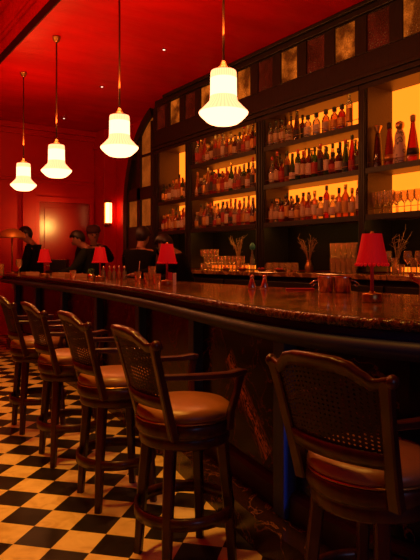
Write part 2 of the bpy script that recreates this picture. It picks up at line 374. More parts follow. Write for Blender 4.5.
# frieze with a row of hammered glass panes
fr = empty('back_bar_frieze', (XB, 5.2, TOP), 0, 'dark wooden frieze with a row of small hammered glass panes under the red ceiling', 'frieze')
fo = -Vector((XB, 5.2, TOP))
def FP(name, mb, m, bevel=0):
    mb.v = [v+fo for v in mb.v]; return mb.build(name, m, fr, None, bevel)
FP('board', MB().box(XB+.03, XW-.02, .8, 8.2, TOP+.001, ZC-.004), M['back_wood'])
FP('lower_moulding', MB().box(XB-.03, XB+.03, .8, 8.2, TOP+.001, TOP+.05).box(XB-.05, XB+.03, .8, 8.2, TOP+.05, TOP+.09).box(XB, XB+.03, .8, 8.2, TOP+.09, 3.36), M['back_wood'], .006)
FP('cornice', MB().box(XB-.06, XB+.03, .8, 7.8, 3.80, ZC-.004).box(XB-.03, XB+.03, .8, 7.86, 3.735, 3.80), M['back_wood'], .008)
k = -6
stl = MB(); y = 3.75-.42*6
while y < 8.0:
    lit = (k % 2 != 0)
    FP('pane', MB().box(XB+.012, XB+.028, y-.135, y+.135, 3.37, 3.725), M['pane_lit'] if lit else M['pane_dark'])
    stl.box(XB-.004, XB+.03, y+.135, min(y+.285, 8.195), 3.36, 3.735)
    stl.box(XB+.002, XB+.03, y-.135, y+.135, 3.36, 3.372).box(XB+.002, XB+.03, y-.135, y+.135, 3.722, 3.735)
    y += .42; k += 1
FP('stiles', stl, M['back_wood'], .004)

# quarter-arch glazed end of the back bar
ar = empty('arched_panel', (XB, 8.6, 0), 0, 'dark wooden quarter-arch panel with amber glass panes at far end of back bar', 'panel')
ao = -Vector((XB, 8.6, 0))
def AP(name, mb, m, bevel=0):
    mb.v = [v+ao for v in mb.v]; return mb.build(name, m, ar, None, bevel)
cy, cz, ry, rz_ = 7.8, 2.2, 1.42, 1.64
def arc(y, k=0): return cz+(rz_-k)*math.sqrt(max(0, 1-((y-cy)/(ry-k))**2))
ys = [8.2+i*(9.2-8.2)/16 for i in range(17)]+[9.215]
pl = MB()
for a, b in zip(ys[:-1], ys[1:]):
    za, zb = arc(a), arc(b)
    pl.add([(XB+.04, a, 0), (XB+.04, b, 0), (XB+.04, b, zb), (XB+.04, a, za), (XW-.01, a, 0), (XW-.01, b, 0), (XW-.01, b, zb), (XW-.01, a, za)],
           [(0, 1, 2, 3), (4, 7, 6, 5), (2, 6, 7, 3), (0, 4, 5, 1), (1, 5, 6, 2), (0, 3, 7, 4)])
AP('board', pl, M['back_wood'])
ring = []
for i in range(25):
    a = PI/2*i/24
    a = min(max(a, 0), PI/2); q = math.pi/2-a
    yo, zo = cy+ry*math.cos(q), cz+rz_*math.sin(q); yi, zi = cy+(ry-.13)*math.cos(q), cz+(rz_-.13)*math.sin(q)
    if yi < 8.2: continue
    ring.append([(XB-.03, yi, zi), (XB-.03, yo, zo), (XB+.04, yo, zo), (XB+.04, yi, zi)])
ring.append([(XB-.03, 9.09, 0), (XB-.03, 9.22, 0), (XB+.04, 9.22, 0), (XB+.04, 9.09, 0)])
AP('arch_band', MB().loft(ring, False), M['back_wood'])
bars = MB().box(XB-.01, XB+.04, 8.2, 8.27, ZB, 3.55).box(XB-.01, XB+.04, 8.62, 8.74, ZB, 3.3).box(XB-.01, XB+.04, 8.27, 9.09, 2.33, 2.53).box(XB, XB+.04, 8.27, 9.09, 3.02, 3.06).box(XB-.01, XB+.04, 8.27, 9.09, ZB, 1.9)
AP('glazing_bars', bars, M['back_wood'], .004)
for (a, b) in ((8.27, 8.62), (8.74, 9.08)):
    AP('pane', MB().box(XB+.025, XB+.039, a, b, 1.9, 2.33), M['pane_arch'])
    AP('pane', MB().box(XB+.025, XB+.039, a, b, 2.53, min(3.02, arc(b, .13)+.1)), M['pane_arch'])
    if a < 8.5:
        AP('pane', MB().add([(XB+.025, a, 3.06), (XB+.025, b, 3.06), (XB+.025, b, arc(b, .1)), (XB+.025, a, arc(a, .1)), (XB+.039, a, 3.06), (XB+.039, b, 3.06), (XB+.039, b, arc(b, .1)), (XB+.039, a, arc(a, .1))],
           [(0, 1, 2, 3), (4, 7, 6, 5), (2, 6, 7, 3), (0, 4, 5, 1), (1, 5, 6, 2), (0, 3, 7, 4)]), M['pane_arch'])

# back counter
bc = empty('back_counter', (4.1, 4.6, 0), 0, 'long dark counter below the back bar shelves holding glassware', 'counter')
def BP(name, mb, m, bevel=0):
    mb.v = [v-Vector((4.1, 4.6, 0)) for v in mb.v]; return mb.build(name, m, bc, None, bevel)
BP('body', MB().box(4.12, XW-.02, .8, 8.19, 0, ZB-.045), M['back_wood'])
BP('worktop', MB().box(4.06, XW-.02, .8, 8.19, ZB-.045, ZB), M['bar_marble'], .006)
for i in range(9):
    d = BP('door', MB().box(4.10, 4.119, 1.0+i*.8, 1.76+i*.8, .12, ZB-.1), M['back_wood'], .004)
    d2 = MB().tube([(4.09, 1.7+i*.8, .72), (4.09, 1.7+i*.8, .86)], .006, 6); d2.v = [v-Vector((4.1, 4.6, 0)) for v in d2.v]
    d2.build('handle', M['brass'], d)

# ================================================================== front bar
ctrl = [(10.2, 2.40), (7.5, 2.28), (5.4, 2.15), (3.8, 1.94), (2.7, 1.72), (2.0, 1.585), (1.635, 1.56), (1.35, 1.61), (.95, 1.76), (.3, 2.02), (-1, 2.3)]
def interp(c, y):
    """Catmull-Rom style smooth interpolation of x over y"""
    c = sorted(c)
    if y <= c[0][0]: return c[0][1]
    if y >= c[-1][0]: return c[-1][1]
    i = max(k for k in range(len(c)-1) if c[k][0] <= y)
    def sl(k):
        if k == 0: return (c[1][1]-c[0][1])/(c[1][0]-c[0][0])
        if k == len(c)-1: return (c[-1][1]-c[-2][1])/(c[-1][0]-c[-2][0])
        return (c[k+1][1]-c[k-1][1])/(c[k+1][0]-c[k-1][0])
    h = c[i+1][0]-c[i][0]; t = (y-c[i][0])/h
    return (2*t**3-3*t*t+1)*c[i][1]+(t**3-2*t*t+t)*h*sl(i)+(-2*t**3+3*t*t)*c[i+1][1]+(t**3-t*t)*h*sl(i+1)
XF = lambda y: interp(ctrl, y)
inner = [(10.2, 2.98), (6.2, 2.95), (4.08, 2.84), (2.9, 2.86), (0, 2.95), (-1, 3.1)]
XI = lambda y: interp(inner, y)
ZT = 1.15
YS = [-1+.08*i for i in range(50)]+[3.0+.2*i for i in range(32)]
bar = empty('bar_counter', (2.4, 4, 0), 0, 'long bowed bar with polished brown marble top and navy panelled front', 'bar')
def bp(name, mb, m, bevel=0):
    mb.v = [v-Vector((2.4, 4, 0)) for v in mb.v]
    o = mb.build(name, m, bar, None, bevel); return o
def swp(prof, ys=YS):
    """profile of (kind, offset, z): 'f' measured from the front edge, 'i' from the inner edge"""
    return MB().loft([[((XF(y) if k == 'f' else XI(y))+o, y, z) for k, o, z in prof] for y in ys], True)
def flat(mb):
    mb.smooth = [False]*len(mb.smooth); return mb
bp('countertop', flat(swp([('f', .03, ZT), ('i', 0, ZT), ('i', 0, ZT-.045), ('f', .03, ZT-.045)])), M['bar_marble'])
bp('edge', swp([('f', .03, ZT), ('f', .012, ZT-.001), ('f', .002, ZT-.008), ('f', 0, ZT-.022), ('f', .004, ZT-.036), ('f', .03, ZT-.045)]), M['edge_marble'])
bp('apron', flat(swp([('f', .045, ZT-.046), ('f', .3, ZT-.046), ('f', .3, 1.075), ('f', .045, 1.075)])), M['navy'])
bp('moulding_rail', swp([('f', .02, 1.078), ('f', .0, 1.07), ('f', -.012, 1.052), ('f', -.008, 1.036), ('f', .012, 1.026), ('f', .025, 1.012), ('f', .05, 1.006), ('f', .3, 1.006), ('f', .3, 1.078)]), M['navy'])
bp('body', flat(swp([('f', .29, 1.006), ('i', -.08, 1.1), ('i', -.08, .02), ('f', .29, .02)])), M['navy'])
bp('plinth', flat(swp([('f', .10, .15), ('f', .295, .15), ('f', .295, .0), ('f', .10, .0)])), M['plinth_marble'])
bp('skirting', flat(swp([('f', .255, .27), ('f', .295, .29), ('f', .295, .15), ('f', .235, .15), ('f', .24, .25)])), M['brown_wood'])
pil = [-.2, .95, 2.10, 3.24, 4.4, 5.6, 6.8, 8.0, 9.13]
for y in pil:
    x = XF(y)+.295; sl = (XF(y+.05)-XF(y-.05))/.1
    Mx = Matrix.Translation((x, y, 0)) @ Matrix.Rotation(-math.atan(sl), 4, 'Z')
    q = MB().box(-.085, .02, -.05, .05, .15, 1.006, Mx)
    bp('pilaster', q, M['navy_pil'], .006)
for a, b in zip(pil[:-1], pil[1:]):
    yy_ = [a+.055+(b-a-.11)*i/10 for i in range(11)]
    q = flat(swp([('f', .272, .99), ('f', .29, .99), ('f', .29, .29), ('f', .272, .29)], yy_))
    o = bp('marble_panel', q, M['streak_marble'] if a == 2.10 else M['front_marble'])
    if a == 2.10:   # object origin at the world origin so that the streak sits on this slab
        o.location = (-2.4, -4, 0); o.data.transform(Matrix.Translation((2.4, 4, 0)))
        tag(o, 'marble panel with an orange vein streak')

# ================================================================== pendants
def make_pendant():
    t = empty('pendant_lamp')
    Wd = .347
    prof_neck = [(.074, .388), (.088, .384), (.0925, .37), (.094, .27), (.0955, .20), (.100, .172)]
    prof_skirt = [(.100, .172), (.107, .160), (.14, .124), (.172, .092), (.177, .084)]
    prof_bowl = [(.177, .084), (.174, .073), (.156, .052), (.126, .024), (.105, .009), (.085, .002), (.02, 0)]
    rf = lambda a, z: 1+.008*math.cos(36*a)
    prof_neck, prof_skirt, prof_bowl = [[(a*.95, b*.94) for a, b in q] for q in (prof_neck, prof_skirt, prof_bowl)]
    MB().lathe(prof_neck[:3]+[(.0892, .31)], 72, None, False, False, rf).build('ribbed_collar', M['shade_rib'], t)
    MB().lathe([(.0892, .31)]+prof_neck[3:5], 72, None, False, False, rf).build('neck', M['shade_plain'], t)
    MB().lathe([prof_neck[4]]+prof_skirt, 72, None, False, False, rf).build('ribbed_skirt', M['shade_rib'], t)
    bowl = MB().lathe(prof_bowl, 48, None, False, True).build('glass_bowl', M['shade_plain'], t)
    MB().lathe([(.0703, .3645), (.064, .374), (.04, .382), (.028, .40), (.012, .43)], 24).build('fitter', M['bronze'], t)
    return t
pend0 = make_pendant(); used_p = False
PL = ['cream glass pendant lamp nearest us, hanging before the bottle shelves', 'cream glass pendant lamp hanging second nearest, left of the glazed arch',
      'cream glass pendant lamp third along the row, against the red far wall', 'cream glass pendant lamp farthest away, smallest and lowest in the picture']
def cam2(px, Y):   # ray through an image column at a depth, on the plan
    a = (px-210)/590; th = R(34); X = a*Y
    return (X*math.cos(th)+Y*math.sin(th), -X*math.sin(th)+Y*math.cos(th))
ZP = EYE+.922
for i, (px, Y) in enumerate(((223.5, 4.01), (119.5, 5.25), (56.5, 6.6), (23.5, 7.85))):
    x, y = cam2(px, Y)
    t = pend0 if i == 0 else copy_tree(pend0)
    t.location = (x, y, ZP); t.rotation_euler.z = .3*i
    tag(t, PL[i], 'pendant lamp', 'pendant lamps over the bar')
    lamp('pendant_glow', 'POINT', (x, y, ZP+.60), 31, (1, .28, .06), shadow_soft_size=.09)
    if i == 0:
        MB().tube([(0, 0, .425), (0, 0, ZC-ZP-.02)], .0085, 8).build('rod', M['bronze'], t)
        MB().lathe([(.018, ZC-ZP-.065), (.034, ZC-ZP-.052), (.038, ZC-ZP-.03), (.046, ZC-ZP-.02), (.048, ZC-ZP)], 16).build('ceiling_rose', M['dark_brass'], t)
# ceiling downlights
DL = ['tiny ceiling downlight nearest the first pendant rod', 'tiny ceiling downlight left of the second pendant rod', 'tiny ceiling downlight farthest off, right of the third pendant rod']
for (px, Y), lb in zip(((164, 7.0), (102, 8.5), (64, 10.4)), DL):
    x, y = cam2(px, Y)
    t = empty('downlight', (x, y, ZC), 0, lb, 'downlight', 'ceiling downlights')
    MB().lathe([(.016, -.006), (.026, -.005), (.028, 0)], 16).build('trim_ring', M['maroon'], t)
    MB().lathe([(.003, -.012), (.013, -.009), (.016, -.0065)], 12).build('bulb', M['spot_glow'], t)

# sconce on the far pilaster
sx_, sy_ = 4.655, 10.42
t = empty('wall_sconce', (sx_, sy_, 2.0), 0, 'glowing cream tube sconce in brass cage on the red pilaster', 'wall lamp')
MB().box(-.06, .06, -.02, 0, -.02, .5).build('backplate', M['dark_brass'], t, None, .004)
MB().lathe([(.05, .05), (.058, .06), (.058, .42), (.05, .43)], 20, Matrix.Translation((0, -.085, 0))).build('glass_tube', M['sconce_glow'], t)
cg = MB().lathe([(.07, .0), (.075, .02), (.07, .05)], 16, Matrix.Translation((0, -.085, 0))).lathe([(.07, .43), (.075, .46), (.07, .48)], 16, Matrix.Translation((0, -.085, 0)))
for a in (R(-90), R(0), R(180)): cg.tube([(.068*math.cos(a), -.085+.068*math.sin(a), .05), (.068*math.cos(a), -.085+.068*math.sin(a), .43)], .006, 6)
cg.build('cage', M['dark_brass'], t)

# ================================================================== bar stools
def cane_material():
    m = mat('woven_cane', (.022, .005, .003), .55, spec=.3); n, l, b = NL(m)
    uv = n.new('ShaderNodeUVMap'); sp = n.new('ShaderNodeSeparateXYZ'); l.new(uv.outputs[0], sp.inputs[0])
    def f(op, a, b_=None):
        k = n.new('ShaderNodeMath'); k.operation = op
        for i, q in enumerate((a, b_)):
            if q is None: continue
            if isinstance(q, (int, float)): k.inputs[i].default_value = q
            else: l.new(q, k.inputs[i])
        return k.outputs[0]
    fx = f('ABSOLUTE', f('SUBTRACT', f('FRACT', f('MULTIPLY', sp.outputs[0], 22)), .5)); fy = f('ABSOLUTE', f('SUBTRACT', f('FRACT', f('MULTIPLY', sp.outputs[1], 17)), .5))
    hole = f('LESS_THAN', f('ADD', f('MULTIPLY', fx, fx), f('MULTIPLY', fy, fy)), .045)
    tr = n.new('ShaderNodeBsdfTransparent'); mx = n.new('ShaderNodeMixShader'); out = n['Material Output']
    l.new(hole, mx.inputs[0]); l.new(b.outputs[0], mx.inputs[1]); l.new(tr.outputs[0], mx.inputs[2]); l.new(mx.outputs[0], out.inputs[0]); return m
M['cane'] = cane_material()
def back_pt(t, h):
    """point on the curved, raked back surface: t in -1..1 across, h = height above floor"""
    half = .196+.038*max(0, (h-.66))/.38
    f = (h-.66)/.38
    return Vector((-.195-.10*f+.055*t*t, t*half, h))
def crest_top(t):
    a = abs(t)
    pts = [(0, 1.072), (.3, 1.070), (.5, 1.060), (.66, 1.036), (.8, 1.014), (.9, 1.018), (1.0, 1.026)]
    for (a0, z0), (a1, z1) in zip(pts[:-1], pts[1:]):
        if a <= a1:
            s_ = (a-a0)/(a1-a0); s_ = s_*s_*(3-2*s_); return z0+(z1-z0)*s_
    return pts[-1][1]
def make_stool():
    t = empty('bar_stool')
    # seat: wooden drum, swivel ring, cushion
    MB().lathe([(.15, .545), (.198, .55), (.204, .56), (.204, .59), (.200, .598), (.214, .605), (.219, .615), (.219, .648), (.212, .66), (.1, .66)], 40).build('seat_frame', M['mahogany'], t)
    MB().lathe([(.204, .66), (.212, .668), (.215, .682), (.208, .702), (.185, .718), (.13, .728), (.06, .732), (.01, .733)], 40).build('cushion', M['leather'], t)
    # legs
    for sx in (1, -1):
        for sy in (1, -1):
            MB().tube([(sx*.125, sy*.125, .555), (sx*.133, sy*.133, .45), (sx*.146, sy*.146, .27), (sx*.160, sy*.160, 0)], 0, sq=[(.048, .048), (.046, .046), (.042, .042), (.034, .034)], up=(sx, sy, 0)).build('leg', M['mahogany'], t)
    # foot ring: flat bent band
    band = [[], [], [], []]
    n = 40; rg = []
    for k in range(n):
        a = 2*PI*k/n; c, s = math.cos(a), math.sin(a)
        rg.append([(.208*c, .208*s, .225), (.226*c, .226*s, .225), (.226*c, .226*s, .275), (.208*c, .208*s, .275)])
    rg.append(rg[0])
    MB().grid(rg, True, True).build('foot_ring', M['mahogany'], t)
    # back posts
    for sy in (1, -1):
        hs = [.61, .68, .80, .90, .97, 1.012]
        MB().tube([back_pt(sy*.95, h)+Vector((-.004, 0, 0)) for h in hs], 0, sq=[(.046, .036), (.046, .036), (.042, .032), (.040, .030), (.042, .030), (.046, .030)], up=(1, 0, 0)).build('back_post', M['mahogany'], t)
    # crest rail, serpentine
    rings = []
    N = 36
    for i in range(N+1):
        s = -1.06+2.12*i/N; zt = crest_top(max(-1, min(1, s))); hgt = .048-.014*abs(s)**2
        th = .020+.006*math.cos(s*PI)
        roll = .014
        pts = []
        for (dx, dz) in ((-1, -hgt), (-1.15, -hgt*.5), (-1.5, -.014), (-1.1, -.002), (0, 0), (1, -.004), (1.1, -.02), (1, -hgt)):
            p = back_pt(s, zt+dz); pts.append(p+Vector((dx*th*.8, 0, 0)))
        rings.append(pts)
    cr = MB().loft(rings, True)
    for sy in (1, -1):
        p = back_pt(sy*1.03, 1.008)
        cr.ball(p+Vector((-.01, 0, .002)), .021, 10, (1, .8, 1))
    cr.build('crest_rail', M['mahogany'], t)
    # lower back rail
    rings = []
    for i in range(17):
        s = -.95+1.9*i/16
        rings.append([back_pt(s, h)+Vector((dx, 0, 0)) for dx, h in ((-.013, .735), (.013, .735), (.013, .785), (-.013, .785))])
    MB().loft(rings, True).build('lower_rail', M['mahogany'], t)
    # cane panel with UVs
    nu, nv = 20, 12; mb = MB(); g = []
    for j in range(nv+1):
        row = []
        for i in range(nu+1):
            s = -.92+1.84*i/nu; z0 = .775; z1 = crest_top(s)-.03
            row.append(back_pt(s, z0+(z1-z0)*j/nv))
        g.append(row)
    mb.grid(g); o = mb.build('cane_panel', M['cane'], t)
    uvl = o.data.uv_layers.new(name='UVMap')
    for lp in o.data.loops:
        vi = lp.vertex_index; uvl.data[lp.index].uv = ((vi % (nu+1))/nu, (vi//(nu+1))/nv)
    # arms and supports
    for sy in (1, -1):
        a0 = back_pt(sy*.97, .875)
        pts = [a0+Vector((.0, 0, 0)), (-.11, sy*.232, .872), (.0, sy*.24, .868), (.09, sy*.24, .866), (.155, sy*.23, .872), (.18, sy*.224, .870)]
        ar_ = MB().tube(pts, 0, sq=[(.030, .024), (.034, .026), (.040, .026), (.042, .026), (.044, .028), (.034, .022)]).build('arm', M['mahogany'], t)
        MB().tube([(.16, sy*.228, .862), (.145, sy*.222, .79), (.130, sy*.195, .70), (.125, sy*.185, .62)], 0, sq=[(.028, .028), (.026, .028), (.028, .03), (.034, .034)], up=(1, 0, 0)).build('arm_support', M['mahogany'], ar_)
    MB().tube([(.214*math.cos(2*PI*k/40), .214*math.sin(2*PI*k/40), .663) for k in range(41)], .004, 6).build('piping', M['dark_brass'], t)
    return t
st0 = make_stool()
stools = [(1.555, 1.335, 5, 'brown leather bar stool nearest us with carved crest, cut by right edge'),
          (1.392, 2.27, -6, 'tan leather bar stool second nearest, its whole armrest and round seat clear'),
          (1.44, 3.09, -5, 'tan leather bar stool third from us, standing fully on the checkered floor'),
          (1.475, 3.90, -5, 'tan leather bar stool fourth from us in the row along the bar'),
          (1.52, 4.74, -5, 'tan leather bar stool fifth from us, at left edge of picture')]
for i, (x, y, rz, lb) in enumerate(stools):
    t = st0 if i == 0 else copy_tree(st0)
    t.location = (x, y, 0); t.rotation_euler.z = R(rz)
    tag(t, lb, 'bar stool', 'bar stools along the counter')
for ch in st0.children:
    if ch.name.startswith('cushion'):
        ch.data = ch.data.copy(); ch.data.materials[0] = M['leather_brown']

# ================================================================== red table lamps
def make_lamp():
    t = empty('table_lamp')
    MB().lathe([(.046, 0), (.05, .004), (.05, .04), (.047, .045), (.018, .047), (.012, .055)], 24).build('base', M['dark_brass'], t)
    MB().tube([(0, 0, .045), (0, 0, .30)], .0095, 8).build('stem', M['red_card'], t)
    s = MB().lathe([(.076, .188), (.0765, .196), (.062, .262), (.048, .334)], 72, None, False, False, lambda a, z: 1+.018*math.cos(36*a)).build('lamp_shade', M['red_shade'], t)
    tr = MB()
    for k in range(22):
        a = 2*PI*k/22; tr.ball((.078*math.cos(a), .078*math.sin(a), .184), .0085, 6)
    tr.build('bobble_trim', M['red_shade'], s)
    MB().lathe([(.004, .30), (.012, .336), (.006, .346)], 10).tube([(-.048, 0, .332), (.048, 0, .332)], .002, 5).build('finial', M['brass'], t)
    return t
l0 = make_lamp()
LL = ['red shaded table lamp nearest us on the bar, large at right', 'red shaded table lamp in the middle of the bar beside a red menu card', 'red fringed table lamp before two bartenders, next to the green garnish', 'red shaded table lamp farthest along the bar, before a person in black']
lamp_pos = []
for i, (px, Y) in enumerate(((372, 2.78), (167, 4.54), (100, 5.75), (44.5, 6.75))):
    x, y = cam2(px, Y); t = l0 if i == 0 else copy_tree(l0)
    t.location = (x, y, ZT); t.rotation_euler.z = .4*i; t.scale = (.93, .93, .97); tag(t, LL[i], 'table lamp', 'red table lamps on the bar'); lamp_pos.append((x, y))

# brass dome lamp
x, y = cam2(12, 9.2)
t = empty('dome_lamp', (x, y, ZT), 0, 'brass mushroom dome lamp on the far end of the bar', 'table lamp')
MB().lathe([(.09, 0), (.095, .008), (.09, .016), (.02, .022)], 24).build('base', M['dark_brass'], t)
MB().tube([(0, 0, .02), (0, 0, .6)], .012, 10).build('stem', M['dark_brass'], t)
MB().lathe([(.205, .55), (.203, .565), (.18, .615), (.13, .66), (.07, .685), (.01, .692)], 36, None, False).build('dome', M['dome_brass'], t)

# ================================================================== bottles
SHAPES = {   # profile (radius, height 0..1), height, label band (z0,z1), cap (z0, r)
 'round shouldered': ([(.9, 0), (1, .02), (1, .58), (.9, .66), (.42, .76), (.36, .8), (.36, .93)], .29, .036, (.14, .5), .38, 14),
 'long necked': ([(.9, 0), (1, .02), (1, .5), (.85, .6), (.4, .72), (.33, .78), (.33, .93)], .325, .035, (.12, .42), .36, 14),
 'squat': ([(.9, 0), (1, .03), (1, .55), (.8, .68), (.35, .76), (.3, .8), (.3, .9)], .235, .040, (.15, .48), .5, 14),
 'square': ([(1.1, 0), (1.2, .02), (1.2, .62), (1.05, .68), (.42, .73), (.38, .76), (.38, .9)], .27, .033, (.16, .52), .42, 4),
 'tapered': ([(.95, 0), (1, .02), (.92, .35), (.62, .62), (.4, .8), (.34, .93)], .31, .037, (.1, .32), .37, 14),
 'slim straight': ([(.9, 0), (1, .02), (1, .68), (.8, .74), (.4, .79), (.38, .92)], .30, .031, (.2, .56), .42, 14)}
_mc = {}
def cached(key, fn):
    if key not in _mc: _mc[key] = fn()
    return _mc[key]
def lathe_mesh(name, prof, n, m, rot=0, sc=None):
    Mx = Matrix.Rotation(rot, 4, 'Z')
    return MB().lathe(prof, n, Mx).mesh(name, m)
def add_mesh_obj(name, me, parent): 
    o = bpy.data.objects.new(name, me); C.objects.link(o); o.parent = parent; return o
def bottle(x, y, z, shape, col, lab, cap, hs, label, group, rz=0):
    prof, h, r, lz, cr, n = SHAPES[shape]
    t = empty('liquor_bottle', (x, y, z), rz, label, 'bottle', group)
    H = h
    def gb(): return lathe_mesh('glass_body', [(a*r, b*H) for a, b in prof], n, GL[col], PI/4 if n == 4 else 0)
    def lb():
        w = (1.2 if n == 4 else 1)*r*1.015
        if shape == 'tapered': pr = [(r*.99, lz[0]*H), (r*.96, lz[1]*H)]
        else: pr = [(w, lz[0]*H), (w, lz[1]*H)]
        mb = MB(); k = n*3 if n > 4 else 4
        mb.lathe(pr, k if n > 4 else 4, Matrix.Rotation(PI/4 if n == 4 else 0, 4, 'Z'), False, False); return mb.mesh('label', LB[lab])
    def cb(): return lathe_mesh('cap', [(cr*r, prof[-1][1]*H-.02), (cr*r*1.12, prof[-1][1]*H-.018), (cr*r*1.12, H-.003), (cr*r*.9, H)], 10, CP[cap])
    for nm, fn, key in (('glass_body', gb, (shape, col)), ('label', lb, (shape, 'L', lab)), ('cap', cb, (shape, 'C', cap))):
        add_mesh_obj(nm, cached(key, fn), t)
    t.scale = (1.09, 1.09, hs*1.12); return t
ORD = 'first second third fourth fifth sixth seventh eighth ninth tenth eleventh twelfth thirteenth fourteenth fifteenth sixteenth seventeenth eighteenth nineteenth twentieth'.split()
COLW = {'clear': 'pale', 'amber': 'amber', 'brown': 'dark brown', 'green': 'green', 'red': 'red', 'honey': 'honey coloured'}
rnd = random.Random(7)
SHN = ('lowest', 'middle', 'top')
def row(y_left, y_right, n, x, k, shapes, cols, labs, caps, where, rowname, group):
    for i in range(n):
        y = y_left+(y_right-y_left)*(i/(n-1) if n > 1 else 0)
        sh, co, la, ca = rnd.choice(shapes), rnd.choice(cols), rnd.choice(labs), rnd.choice(caps)
        lbl = f'{COLW[co]} {sh} bottle, {ORD[i]} from left in {rowname} of {SHN[k]} shelf, {where}'
        bottle(x, y, SH[k], sh, co, la, ca, rnd.uniform(.92, 1.1), lbl, group, rnd.uniform(-.3, .3) if sh != 'square' else 0)
ALLS = list(SHAPES); XFr, XBk = XB+.075, XB+.20
# wide left bay: packed double rows
for k in range(3):
    row(7.02, 5.67, 16, XFr, k, ALLS, ['amber', 'red', 'brown', 'clear', 'honey', 'amber', 'green'] if k else ['amber', 'clear', 'honey', 'red', 'brown'], ['cream', 'white', 'red', 'gold', 'black', 'brown', 'gold'], list(CP), 'left bay', 'front row', 'bottles in the left bay')
    row(6.98, 5.71, 14, XBk, k, ['long necked', 'tapered', 'slim straight'], ['amber', 'brown', 'red', 'honey'], ['cream', 'red', 'gold'], list(CP), 'left bay', 'back row', 'bottles in the left bay')
# wide right bay
for j, (px, sh, co, la, ca, hs) in enumerate(((270.5, 'square', 'clear', 'cream', 'black', .98), (276.5, 'square', 'clear', 'cream', 'black', .98), (282.5, 'square', 'honey', 'cream', 'black', .95), (289, 'squat', 'clear', 'cream', 'cork', .8), (297, 'tapered', 'brown', 'black', 'gold', 1.14),
        (308, 'squat', 'clear', 'white', 'black', .98), (316.5, 'squat', 'clear', 'white', 'black', .98), (326, 'squat', 'honey', 'cream', 'black', 1.0), (334.5, 'squat', 'honey', 'gold', 'black', 1.0), (342, 'squat', 'red', 'gold', 'black', 1.02), (349.5, 'slim straight', 'clear', 'gold', 'cork', 1.08))):
    a = (px-210)/590; Y = (XFr)/(.829*a+.559); y = Y*(-.559*a+.829)
    bottle(XFr, y, SH[2], sh, co, la, ca, hs, f'{COLW[co]} {sh} bottle, {ORD[j]} from left on top shelf of right bay', 'bottles on the top shelf of the right bay')
row(5.39, 5.0, 5, XBk, 2, ['square', 'long necked'], ['brown', 'amber'], ['black', 'cream'], ['black'], 'right bay', 'back row', 'bottles in the right bay')
row(5.39, 4.05, 16, XFr, 1, ALLS, ['brown', 'red', 'green', 'clear', 'amber', 'brown', 'green'], ['white', 'cream', 'red', 'black'], ['black', 'black', 'gold', 'red'], 'right bay', 'front row', 'bottles in the right bay')
row(5.39, 4.1, 13, XBk, 1, ['long necked', 'tapered'], ['brown', 'green', 'amber', 'clear'], ['cream', 'black'], ['black', 'gold'], 'right bay', 'back row', 'bottles in the right bay')
row(5.39, 4.05, 16, XFr, 0, ['square', 'squat', 'round shouldered', 'squat', 'slim straight'], ['brown', 'amber', 'honey', 'red', 'clear'], ['white', 'cream', 'gold', 'cream'], ['black', 'black', 'cork', 'gold'], 'right bay', 'front row', 'bottles in the right bay')
row(5.39, 4.9, 6, XBk, 0, ['long necked', 'square'], ['brown', 'amber'], ['cream', 'black'], ['black'], 'right bay', 'back row', 'bottles in the right bay')
# narrow bay
for k in (0, 1):
    row(7.98, 7.34, 8, XFr, k, ALLS, ['clear', 'green', 'honey', 'amber', 'clear'] if k else ['red', 'amber', 'brown'], ['cream', 'white', 'gold'], list(CP), 'narrow bay', 'front row', 'bottles in the narrow bay')
    row(7.92, 7.4, 6, XBk, k, ['long necked', 'slim straight'], ['honey', 'clear', 'green'] if k else ['amber', 'red'], ['cream', 'white'], list(CP), 'narrow bay', 'back row', 'bottles in the narrow bay')
# four show bottles in the rightmost bay
def at_x(px, X):
    a = (px-210)/590; Y = X/(.829*a+.559); return Y*(-.559*a+.829)
zz_ = SH[1]
def show(px, name, label, parts, X=XFr+.02):
    t = empty(name, (X, at_x(px, X), zz_), 0, label, 'bottle', 'show bottles in the rightmost bay')
    for nm, pr, m_ in parts: MB().lathe(pr, 20).build(nm, m_, t)
show(378, 'decanter_bottle', 'tall slim dark bottle with flared copper top, leftmost show bottle', [('glass_body', [(.045, 0), (.047, .01), (.04, .15), (.03, .28), (.022, .34)], GL['brown']), ('stopper', [(.020, .34), (.022, .36), (.04, .40), (.042, .41), (.03, .415)], CP['gold'])])
show(389.5, 'decanter_bottle', 'tall tapered dark red bottle left of the patterned ceramic bottle', [('glass_body', [(.05, 0), (.052, .01), (.044, .14), (.03, .27), (.02, .33), (.018, .37)], GL['red']), ('label', [(.0505, .05), (.0475, .11)], LB['gold']), ('stopper', [(.022, .36), (.024, .37), (.024, .41), (.015, .42)], CP['black'])])
show(400, 'ceramic_bottle', 'patterned cream ceramic bottle with round stopper on rightmost shelf', [('body', [(.055, 0), (.062, .02), (.064, .09), (.056, .16), (.048, .21), (.05, .25), (.04, .30), (.025, .33)], M['ceramic']), ('stopper', [(.022, .33), (.036, .345), (.042, .37), (.036, .395), (.012, .41)], CP['gold'])])
show(413, 'decanter_bottle', 'tall tapered red brown bottle with medallion, rightmost on upper shelf', [('glass_body', [(.058, 0), (.06, .01), (.052, .14), (.036, .25), (.022, .33), (.018, .38)], GL['red']), ('label', [(.0575, .07), (.054, .13)], LB['black']), ('stopper', [(.022, .38), (.024, .39), (.024, .43), (.014, .44)], CP['cork'])])

